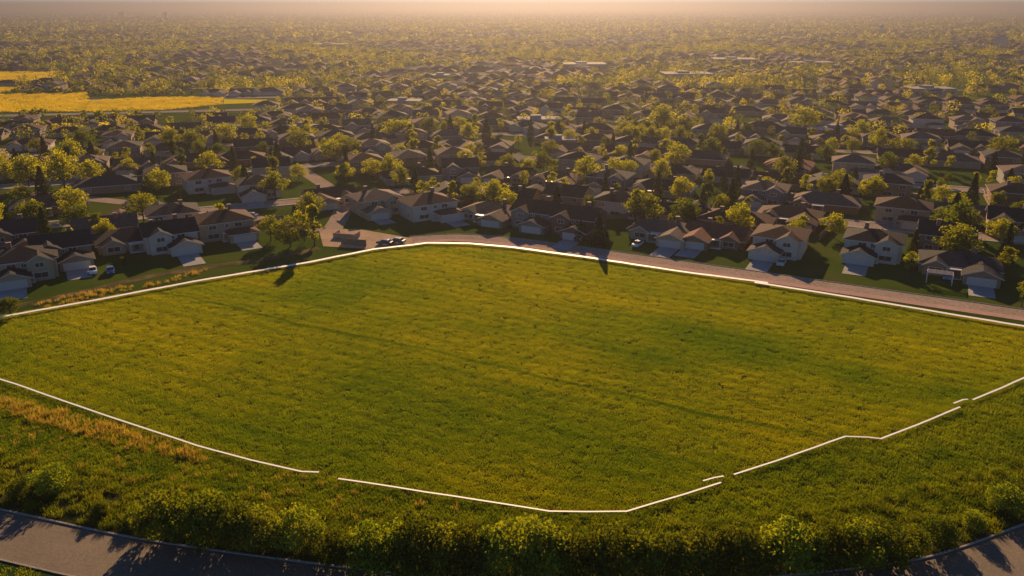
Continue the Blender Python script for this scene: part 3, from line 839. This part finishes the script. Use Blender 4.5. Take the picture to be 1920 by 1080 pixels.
# ------------------------------------------------------------------ trees one can pick out
BR, MID, DK = (1.9, 1.75, 1.0), (1.15, 1.12, 1.0), (0.62, 0.72, 0.9)
NT = [('broad', 545, 462, 7.5, MID, 'olive broad tree beside the tall yellow poplar at the field corner', 1.1),
      ('tall', 590, 460, 11, BR, 'tall bright yellow poplar on the left edge of the field', .9),
      ('broad', 508, 452, 6.5, MID, 'olive tree at the left end of the clump by the field corner', 1.0),
      ('young', 571, 452, 8.5, BR, 'bright yellow tree just left of the tall poplar', 1.0),
      ('broad', 20, 590, 3.6, DK, 'low dark bush at the left edge just above the drawn tape', 1.3),
      ('broad', 55, 350, 10.5, BR, 'big bright green tree at the far left, left one of a pair', 1.2),
      ('broad', 122, 352, 12, BR, 'big bright green tree at the far left, taller one of a pair', 1.1),
      ('broad', 60, 425, 7, DK, 'dark tree before the long dark-roofed house', 1.4),
      ('broad', 150, 432, 6.5, DK, 'dark tree between the long dark roof and the cream bungalow', 1.4),
      ('young', 185, 440, 6, MID, 'bright-edged small tree left of the long cream bungalow', 1.0),
      ('broad', 455, 345, 6, MID, 'yellow-green tree right of the white house on the side street', 1.0),
      ('spruce', 1122, 460, 7.5, MID, 'small dark spruce in front of the reddish gabled house', 1.1),
      ('spruce', 1088, 452, 5.0, MID, 'short dark spruce left of the bigger spruce by the street', 1.4),
      ('broad', 1560, 443, 6.0, BR, 'round bright yellow tree between the two white two-storey houses', 1.25),
      ('young', 1703, 512, 5.2, BR, 'small bright yellow tree left of the slate-roofed bungalow', 1.0),
      ('broad', 1795, 455, 10.5, DK, 'large dark tree behind the slate-roofed bungalow', 1.0),
      ('broad', 1770, 440, 7.5, DK, 'dark tree left of the large dark tree', 1.0),
      ('young', 1885, 510, 6, MID, 'leafy tree at the right edge behind the lawn', 1.2),
      ('young', 1915, 575, 5.5, MID, 'leafy tree at the right edge nearest the path', 1.0),
      ('broad', 1275, 408, 5.5, MID, 'yellow-topped tree above the cream corner bungalow', 1.1),
      ('broad', 1350, 405, 6, MID, 'yellow-topped tree behind the orange-tan bungalow', 1.0),
      ('young', 1400, 408, 6, MID, 'yellow-edged tree behind the gap left of the white house', 1.0),
      ('broad', 1430, 368, 6, BR, 'bright yellow tree in the second row above the white house', 1.5),
      ('broad', 1635, 372, 7, BR, 'round bright yellow tree above the second row on the right', 1.1),
      ('young', 1055, 372, 6.5, BR, 'bright yellow tree between brown roofs near the middle', 1.1),
      ('broad', 1100, 345, 9, BR, 'large yellow tree amid roofs in the middle', 1.1),
      ('broad', 1150, 342, 8, BR, 'large yellow tree right beside the one in the middle', 1.0),
      ('broad', 740, 262, 9, BR, 'wide bright tree left of the middle, beyond the brown roofs', 1.6),
      ('broad', 655, 298, 8, MID, 'olive tree beyond roofs left of the middle', 1.5),
      ('broad', 1245, 248, 12, BR, 'tall bright yellow tree group right of the middle', 1.6),
      ('broad', 1508, 248, 11, BR, 'big round bright tree far back on the right', 1.5),
      ('broad', 470, 250, 9, BR, 'bright tree far back on the left below the canola', 1.0),
      ('broad', 1200, 400, 6, MID, 'olive tree behind the fence of the reddish house', 1.0),
      ('broad', 885, 380, 6, MID, 'yellow-topped tree behind the wide beige bungalow', 1.2),
      ('young', 795, 372, 6, BR, 'small bright tree behind the white house near the corner', 1.2),
      ('broad', 1660, 330, 8, DK, 'dark olive tree on the right, three rows back', 1.0),
      ('broad', 1880, 300, 9, MID, 'wide olive tree at the right, far back', 1.4),
      ('broad', 360, 285, 9, MID, 'olive tree far back on the left', 1.4),
      ('young', 1130, 452, 3.5, DK, 'low dark bush beside the spruce', 1.4),
      ('young', 230, 500, 2.4, DK, 'low dark bush in front of the long cream bungalow', 1.6)]
for kd, px, py, h, tn, lb, wd in NT: tree(kd, P(px, py), h, tn, lb, wide=wd)
n_hand = n_trees[0]
spots_h = [h for h in house_spots]
tc = []
for ri, (off, sg) in enumerate(ROWS):
    hw = half_width(AY + off); x = -hw
    for side in (-1, 1):
        x = -hw + 5
        while x < hw:
            d = row_dir(x, off)
            q = row_pt(x, off + (rnd.uniform(8, 15) if side > 0 else -rnd.uniform(9, 14)))
            if abs(q.x) < 0.66 * q.y + 8 and q.y > 120 and free(q.x, q.y, spots_h, 7.5) and not near_cross(q.x, q.y, 6) and not any(inside(q, a) for a in AVOID) and rnd.random() < (.5 if side * sg < 0 else .36) and (ri > 0 or side > 0):
                tc.append((ri, q.x, q.y))
            x += rnd.uniform(4, 9)
tc = [c for c in tc if min(math.hypot(c[1] - a, c[2] - b) for a, b in tree_spots) > 4]
tc.sort(key=lambda c: math.hypot(c[1], c[2])); 
more_trees = tc[300 - n_hand:]; tc = tc[:300 - n_hand]
rows_t = {}
for c in tc: rows_t.setdefault(c[0], []).append(c)
for ri, cs in sorted(rows_t.items()):
    cs.sort(key=lambda c: c[1])
    for i, (ri, x, y) in enumerate(cs):
        kd = rnd.choice(['broad'] * 5 + ['young'] * 5 + ['tall'] + ['spruce'] * 3)
        v = rnd.choice([BR, BR, BR, MID, MID, DK]); h = {'broad': rnd.uniform(5, 9), 'young': rnd.uniform(4, 7), 'tall': rnd.uniform(8, 11), 'spruce': rnd.uniform(5, 10)}[kd]
        cw = {BR: 'bright yellow-green', MID: 'olive green', DK: 'dark green'}[v] if kd != 'spruce' else 'dark'
        nm = {'broad': 'rounded broadleaf tree', 'young': 'small upright tree', 'tall': 'slim poplar', 'spruce': 'pointed spruce'}[kd]
        tree(kd, (x, y), h, v, f"{cw} {nm}, {ordn(i + 1)} from left along the {ordn(ri + 1)} house row", f'trees along the {ordn(ri + 1)} house row', rnd.uniform(.9, 1.3))

# ------------------------------------------------------------------ cars
def car_meshes():
    prof = [(-2.15, .35), (-2.2, .75), (-1.95, .92), (-1.0, 1.0), (1.55, 1.02), (2.15, .95), (2.2, .6), (2.12, .32)]
    def ext(prof, w0, w1, zt):
        V = []
        for s in (-1, 1):
            for x, z in prof: V.append((x, s * (w0 if z < zt else w1), z))
        n = len(prof); F = [(i, (i + 1) % n, n + (i + 1) % n, n + i) for i in range(n)]
        F += [tuple(reversed(range(n))), tuple(range(n, 2 * n))]
        return V, F
    b = MB(); b.add(*ext(prof, .9, .86, .8)); 
    b.add(*ext([(-.55, 1.46), (1.1, 1.46), (1.0, 1.5), (-.45, 1.5)], .66, .66, 9))
    g = MB(); g.add(*ext([(-1.15, .99), (-.55, 1.46), (1.1, 1.46), (1.75, 1.0)], .78, .66, 1.2))
    wh = MB(); wh.tube((0, -.11, 0), (0, .11, 0), .33, .33, 14); rm = MB(); rm.tube((0, -.125, 0), (0, .125, 0), .19, .19, 10)
    hl = MB(); hl.box(-2.22, -2.1, -.17, .17, -.07, .07)
    return b.mesh('body', [M_paint]), g.mesh('windows', [M_glass]), wh.mesh('wheel', [M_rubber]), rm.mesh('rim', [M_metal]), hl.mesh('headlight', [M_lamp])
CAR = car_meshes()
def car(px, py, rz, col, label):
    p = P(px, py); r = empty('parked_car', (p.x, p.y, 0.08), rz)
    o = link('body', CAR[0], r); o.color = (*col, 1); link('window_glass', CAR[1], r)
    for x in (-1.35, 1.35):
        for y in (-.8, .8): q = link('wheel', CAR[2], r, (x, y, .33)); link('rim', CAR[3], q)
    for y in (-.6, .6): link('headlight', CAR[4], r, (0, y, .7))
    tag(r, label, 'car', 'parked cars')
car(722, 459, R(-18), (.03, .04, .05), 'dark car parked at the edge of the sandy corner lot')
car(745, 456, R(-20), (.12, .13, .14), 'grey car parked beside the dark car on the sandy corner lot')
car(175, 512, R(120), (.7, .7, .68), 'white car on the drive of the beige gabled house on the left')
car(208, 512, R(118), (.06, .10, .20), 'blue car beside the white car on the left drive')
car(1195, 462, R(60), (.55, .55, .54), 'white car on the pale drive of the cream corner bungalow')
car(1465, 497, R(62), (.45, .45, .45), 'silver car on the drive of the white two-storey house')
car(1775, 523, R(60), (.08, .14, .25), 'blue car on the wide drive beside the pink path')
car(470, 408, R(-8), (.25, .25, .26), 'grey car on the curving side street at the left')

# earth-coloured site walls on the corner lot, and a white pergola on the right
b = MB(); b.box(-3.2, 3.2, -.15, .15, 0, 1.3); b.box(-3.2, -2.9, .15, 3.5, 0, 1.3); b.box(2.9, 3.2, .15, 3.5, 0, 1.3)
pt = P(645, 447); o = link('site_wall', b.mesh('site_wall', [M_sand]), loc=(pt.x, pt.y, 0.06)); o.rotation_euler = (0, 0, R(-15)); tag(o, 'low sandy foundation wall on the corner lot', 'wall')
pt = P(1760, 530); r = empty('pergola', (pt.x, pt.y, 0.05), R(-27))
b = MB()
for q in range(4): b.box(-2.6, 2.6, -1.4 + q * .9, -1.3 + q * .9, 2.42, 2.56)
b.box(-2.7, -2.55, -1.6, 1.6, 2.25, 2.4); b.box(2.55, 2.7, -1.6, 1.6, 2.25, 2.4); link('beams', b.mesh('beams', [M_trim]), r)['kind'] = 'stuff'
pm = MB(); pm.box(-.08, .08, -.08, .08, 0, 2.25); pmm = pm.mesh('post', [M_trim])
for x in (-2.6, 2.6):
    for y in (-1.4, 1.4): link('post', pmm, r, (x, y, 0))
tag(r, 'white open pergola frame on the wide drive by the slate-roofed bungalow', 'pergola')

# ------------------------------------------------------------------ the rest of the town, too many to count
rs = np.random.RandomState(5)
def far_points(n, d0, d1, power=1.0, clump=0):
    """points spread evenly in depth d0..d1 over the view's wedge"""
    u = rs.uniform(0, 1, n); d = (d0 ** (2 * power) + u * (d1 ** (2 * power) - d0 ** (2 * power))) ** (1 / (2 * power))
    a = rs.uniform(-0.62, 0.62, n)
    x = d * np.tan(a)
    ok = np.hypot(x, d) > far_limit * .98
    if clump:                                 # groves and estates: trees gather where houses thin out
        f = np.sin(x * .021 + 1.7 * np.sin(d * .006)) + np.sin(d * .013 + 1.5 * np.sin(x * .009 + 2)) + .8 * np.sin(x * .047 - d * .031)
        ok &= clump * f + rs.normal(0, .9, n) > (-.15 if clump > 0 else -.6)
    for c in canolas + [CLEAR]:
        xs = [q[0] for q in c]; ys = [q[1] for q in c]
        box = (x > min(xs) - 6) & (x < max(xs) + 6) & (d > min(ys) - 4) & (d < max(ys) + 10)
        for i in np.where(box)[0]:
            if inside((x[i], d[i]), c): ok[i] = False
    return np.stack([x[ok], d[ok]], 1)

def far_houses(pts):
    n = len(pts); Q, K = [], []
    rcs = np.array([ROOFS[k] for k in rcol]) ; wcs = np.array([WALLS[k] for k in wcol])
    w_ = rs.uniform(6.0, 10.0, n); d_ = rs.uniform(4.5, 6.0, n); H = np.where(rs.uniform(size=n) < .65, 2.8, 4.9); rise = rs.uniform(1.6, 2.5, n)
    a = rs.choice([0.0, math.pi / 2], n) + rs.normal(0, .25, n) + np.where(pts[:, 0] > 0, -.25, .25)
    ca, sa = np.cos(a), np.sin(a)
    rc = rcs[rs.randint(len(rcs), size=n)] * rs.uniform(.8, 1.4, n)[:, None]; wc = wcs[rs.randint(len(wcs), size=n)]
    def tr(lx, ly, z): return np.stack([pts[:, 0] + lx * ca - ly * sa, pts[:, 1] + lx * sa + ly * ca, z + 0 * lx], 1)
    cs = [(-1, -1), (1, -1), (1, 1), (-1, 1)]
    lo = [tr(sx * w_, sy * d_, 0 * w_) for sx, sy in cs]; hi = [tr(sx * w_, sy * d_, H) for sx, sy in cs]
    ev = [tr(sx * (w_ + .6), sy * (d_ + .6), H) for sx, sy in cs]
    rg = np.maximum(w_ - d_, .2)
    r0, r1 = tr(-rg, 0 * w_, H + rise), tr(rg, 0 * w_, H + rise)
    for i in range(4):
        j = (i + 1) % 4; Q.append(np.stack([lo[i], lo[j], hi[j], hi[i]], 1)); K.append(wc)
    for q in ((ev[0], ev[1], r1, r0), (ev[2], ev[3], r0, r1)): Q.append(np.stack(q, 1)); K.append(rc)
    m1, m0 = (r1 + ev[1]) / 2, (r0 + ev[3]) / 2
    for q in ((ev[1], ev[2], r1, m1), (ev[3], ev[0], r0, m0)): Q.append(np.stack(q, 1)); K.append(rc)
    return np.concatenate(Q), np.concatenate(K)

def far_trees(pts, per, leaf, hmin, hmax):
    n = len(pts); h = rs.uniform(hmin, hmax, n); wd = h * rs.uniform(.35, .62, n)
    tn = np.array([(2.3, 2.1, 1.0), (1.5, 1.45, 1.0), (1.2, 1.15, .9), (.6, .75, .9), (.6, .7, .9)])[rs.randint(5, size=n)] * rs.uniform(.8, 1.15, n)[:, None]
    d = rs.normal(size=(n, per, 3)); d /= np.linalg.norm(d, axis=2)[:, :, None]
    rr = rs.uniform(.3, 1.05, (n, per, 1)) ** .5
    c = d * rr * np.stack([wd, wd, h * .45], 1)[:, None, :]
    c[:, :, 2] += (h * .55)[:, None]; c[:, :, 0] += pts[:, 0][:, None]; c[:, :, 1] += pts[:, 1][:, None]
    Q = leaf_quads(rs, c.reshape(-1, 3), leaf, d.reshape(-1, 3), .4)
    return Q, np.repeat(tn, per, 0)

def stuff(name, QK, m, label, cat):
    Q = np.concatenate([q for q, k in QK]); K = np.concatenate([k for q, k in QK])
    o = link(name, quads_mesh(name, Q, [m], K)); tag(o, label, cat, kind='stuff')
fa = far_limit * .95
stuff('distant_houses', [far_houses(far_points(9500, fa, 2300, 1.0, -1)), far_houses(far_points(13000, 2300, 7500, .8, -1))], M_far_house,
      'brown-roofed houses of the town spreading hazily to the horizon', 'houses')
mt = np.array([(c[1], c[2]) for c in more_trees]) if more_trees else np.zeros((0, 2))
belt = []
for a, b_, n in ((P(-300, 222), P(330, 219), 34), (P(-300, 162), P(60, 161), 30), (P(0, 178), P(170, 172), 22), (P(160, 176), P(420, 178), 26), (P(-300, 132), P(480, 128), 46), (P(140, 160), P(360, 166), 26), (P(0, 240), P(330, 262), 46)):
    for k in range(n): f = rs.uniform(); belt.append((a.x + (b_.x - a.x) * f + rs.normal() * 3, a.y + (b_.y - a.y) * f + rs.normal() * 5))
stuff('distant_trees', [far_trees(far_points(15000, fa, 1500, 1.0, 1), 46, .68, 4, 10), far_trees(far_points(21000, 1500, 3200, 1.0, 1), 14, 1.7, 5, 11), far_trees(far_points(20000, 3200, 9000, .8, 1), 8, 3.4, 6, 13)]
      + ([far_trees(mt, 130, .42, 3.5, 8.5)] if len(mt) else []) + [far_trees(np.array(belt), 40, .9, 2.5, 5.5)], M_far_leaf,
      'yellow and dark green trees scattered through the hazy distant town', 'trees')

# larger pale buildings one can pick out in the distance
def block(px, py, w_, d_, h, wallc, roofc, label, cat='building'):
    p = P(px, py); r = empty('flat_roofed_building', (p.x, p.y, 0), rnd.uniform(-.12, .12))
    b = MB(); b.box(-w_ / 2, w_ / 2, -d_ / 2, d_ / 2, -.3, h); o = link('wall', b.mesh('wall', [M_wall]), r); o.color = (*wallc, 1)
    b = MB(); b.box(-w_ / 2 - .3, w_ / 2 + .3, -d_ / 2 - .3, d_ / 2 + .3, h, h + .5); b.box(-w_ * .2, w_ * .05, -d_ * .2, d_ * .2, h + .5, h + 2)
    o = link('roof', b.mesh('roof', [M_roof]), r); o.color = (*roofc, 1)
    g = MB(); n = max(2, int(w_ / 5))
    for k in range(n):
        x = -w_ / 2 + (k + .5) * w_ / n; g.box(x - 1, x + 1, -d_ / 2 - .05, -d_ / 2 + .02, h * .45, h * .7)
    link('windows', g.mesh('windows', [M_glass]), r)['kind'] = 'stuff'
    tag(r, label, cat, 'large flat-roofed buildings far off')
WH = (.30, .28, .26)
for px, py, w_, d_, h, lb in ((1375, 121, 45, 30, 6, 'long white-roofed building far off right of the sun glow'), (1285, 151, 40, 25, 6, 'white-roofed building standing left of the long white roof'),
                              (1095, 131, 42, 30, 6, 'pale flat-roofed building below the sun glow'), (1740, 182, 30, 16, 6, 'long white-roofed building in the right distance'),
                              
                              (830, 152, 25, 16, 5, 'small white-roofed building left of the glow'), (760, 204, 20, 12, 5, 'small white-roofed building among brown roofs left of middle'),
                              (570, 252, 14, 8, 4, 'long white low shed on the left below the canola'), (1010, 237, 22, 12, 4, 'cream low building in the middle distance'),
                              (1570, 257, 24, 12, 4, 'cream long low building in the right middle distance'), (1050, 278, 13, 9, 4, 'white low building above the brown roofs in the middle'),
                              
                              (620, 92, 50, 30, 7, 'pale building far off left of middle'), (1520, 128, 40, 20, 6, 'cream low building far off on the right')):
    block(px, py, w_, d_, h, WALLS['cream'], WH, lb)
def tower(px, py, w_, h, label, name='tower_block'):
    p = P(px, py); r = empty(name, (p.x, p.y, 0), .2)
    b = MB(); b.box(-w_ / 2, w_ / 2, -w_ / 2, w_ / 2, -.3, h); o = link('wall', b.mesh('wall', [M_wall]), r); o.color = (*WALLS['white'], 1)
    b = MB(); b.box(-w_ / 2 - .4, w_ / 2 + .4, -w_ / 2 - .4, w_ / 2 + .4, h, h + .8); b.box(-w_ / 4, w_ / 4, -w_ / 4, w_ / 4, h + .8, h + 4)
    o = link('roof', b.mesh('roof', [M_roof]), r); o.color = (*WH, 1)
    tag(r, label, 'tower block')
tower(1873, 92, 13, 17, 'pale tower block with white cap in the right distance')
tower(230, 33, 30, 26, 'pale hazy tower block on the far left horizon')
tower(312, 38, 16, 30, 'slim hazy tower on the far left horizon')
p = P(1650, 74); r = empty('water_tower', (p.x, p.y, 0)); b = MB(); b.tube((0, 0, 0), (0, 0, 22), 1.0, .8, 8); link('shaft', b.mesh('shaft', [M_trim]), r)
b = MB(); b.tube((0, 0, 20), (0, 0, 23), 1.2, 4.5, 12); b.tube((0, 0, 23), (0, 0, 26), 4.5, 4.2, 12); b.tube((0, 0, 26), (0, 0, 27.5), 4.2, .8, 12); link('tank', b.mesh('tank', [M_trim]), r)
tag(r, 'white water tower on a thin shaft in the right distance', 'water tower')
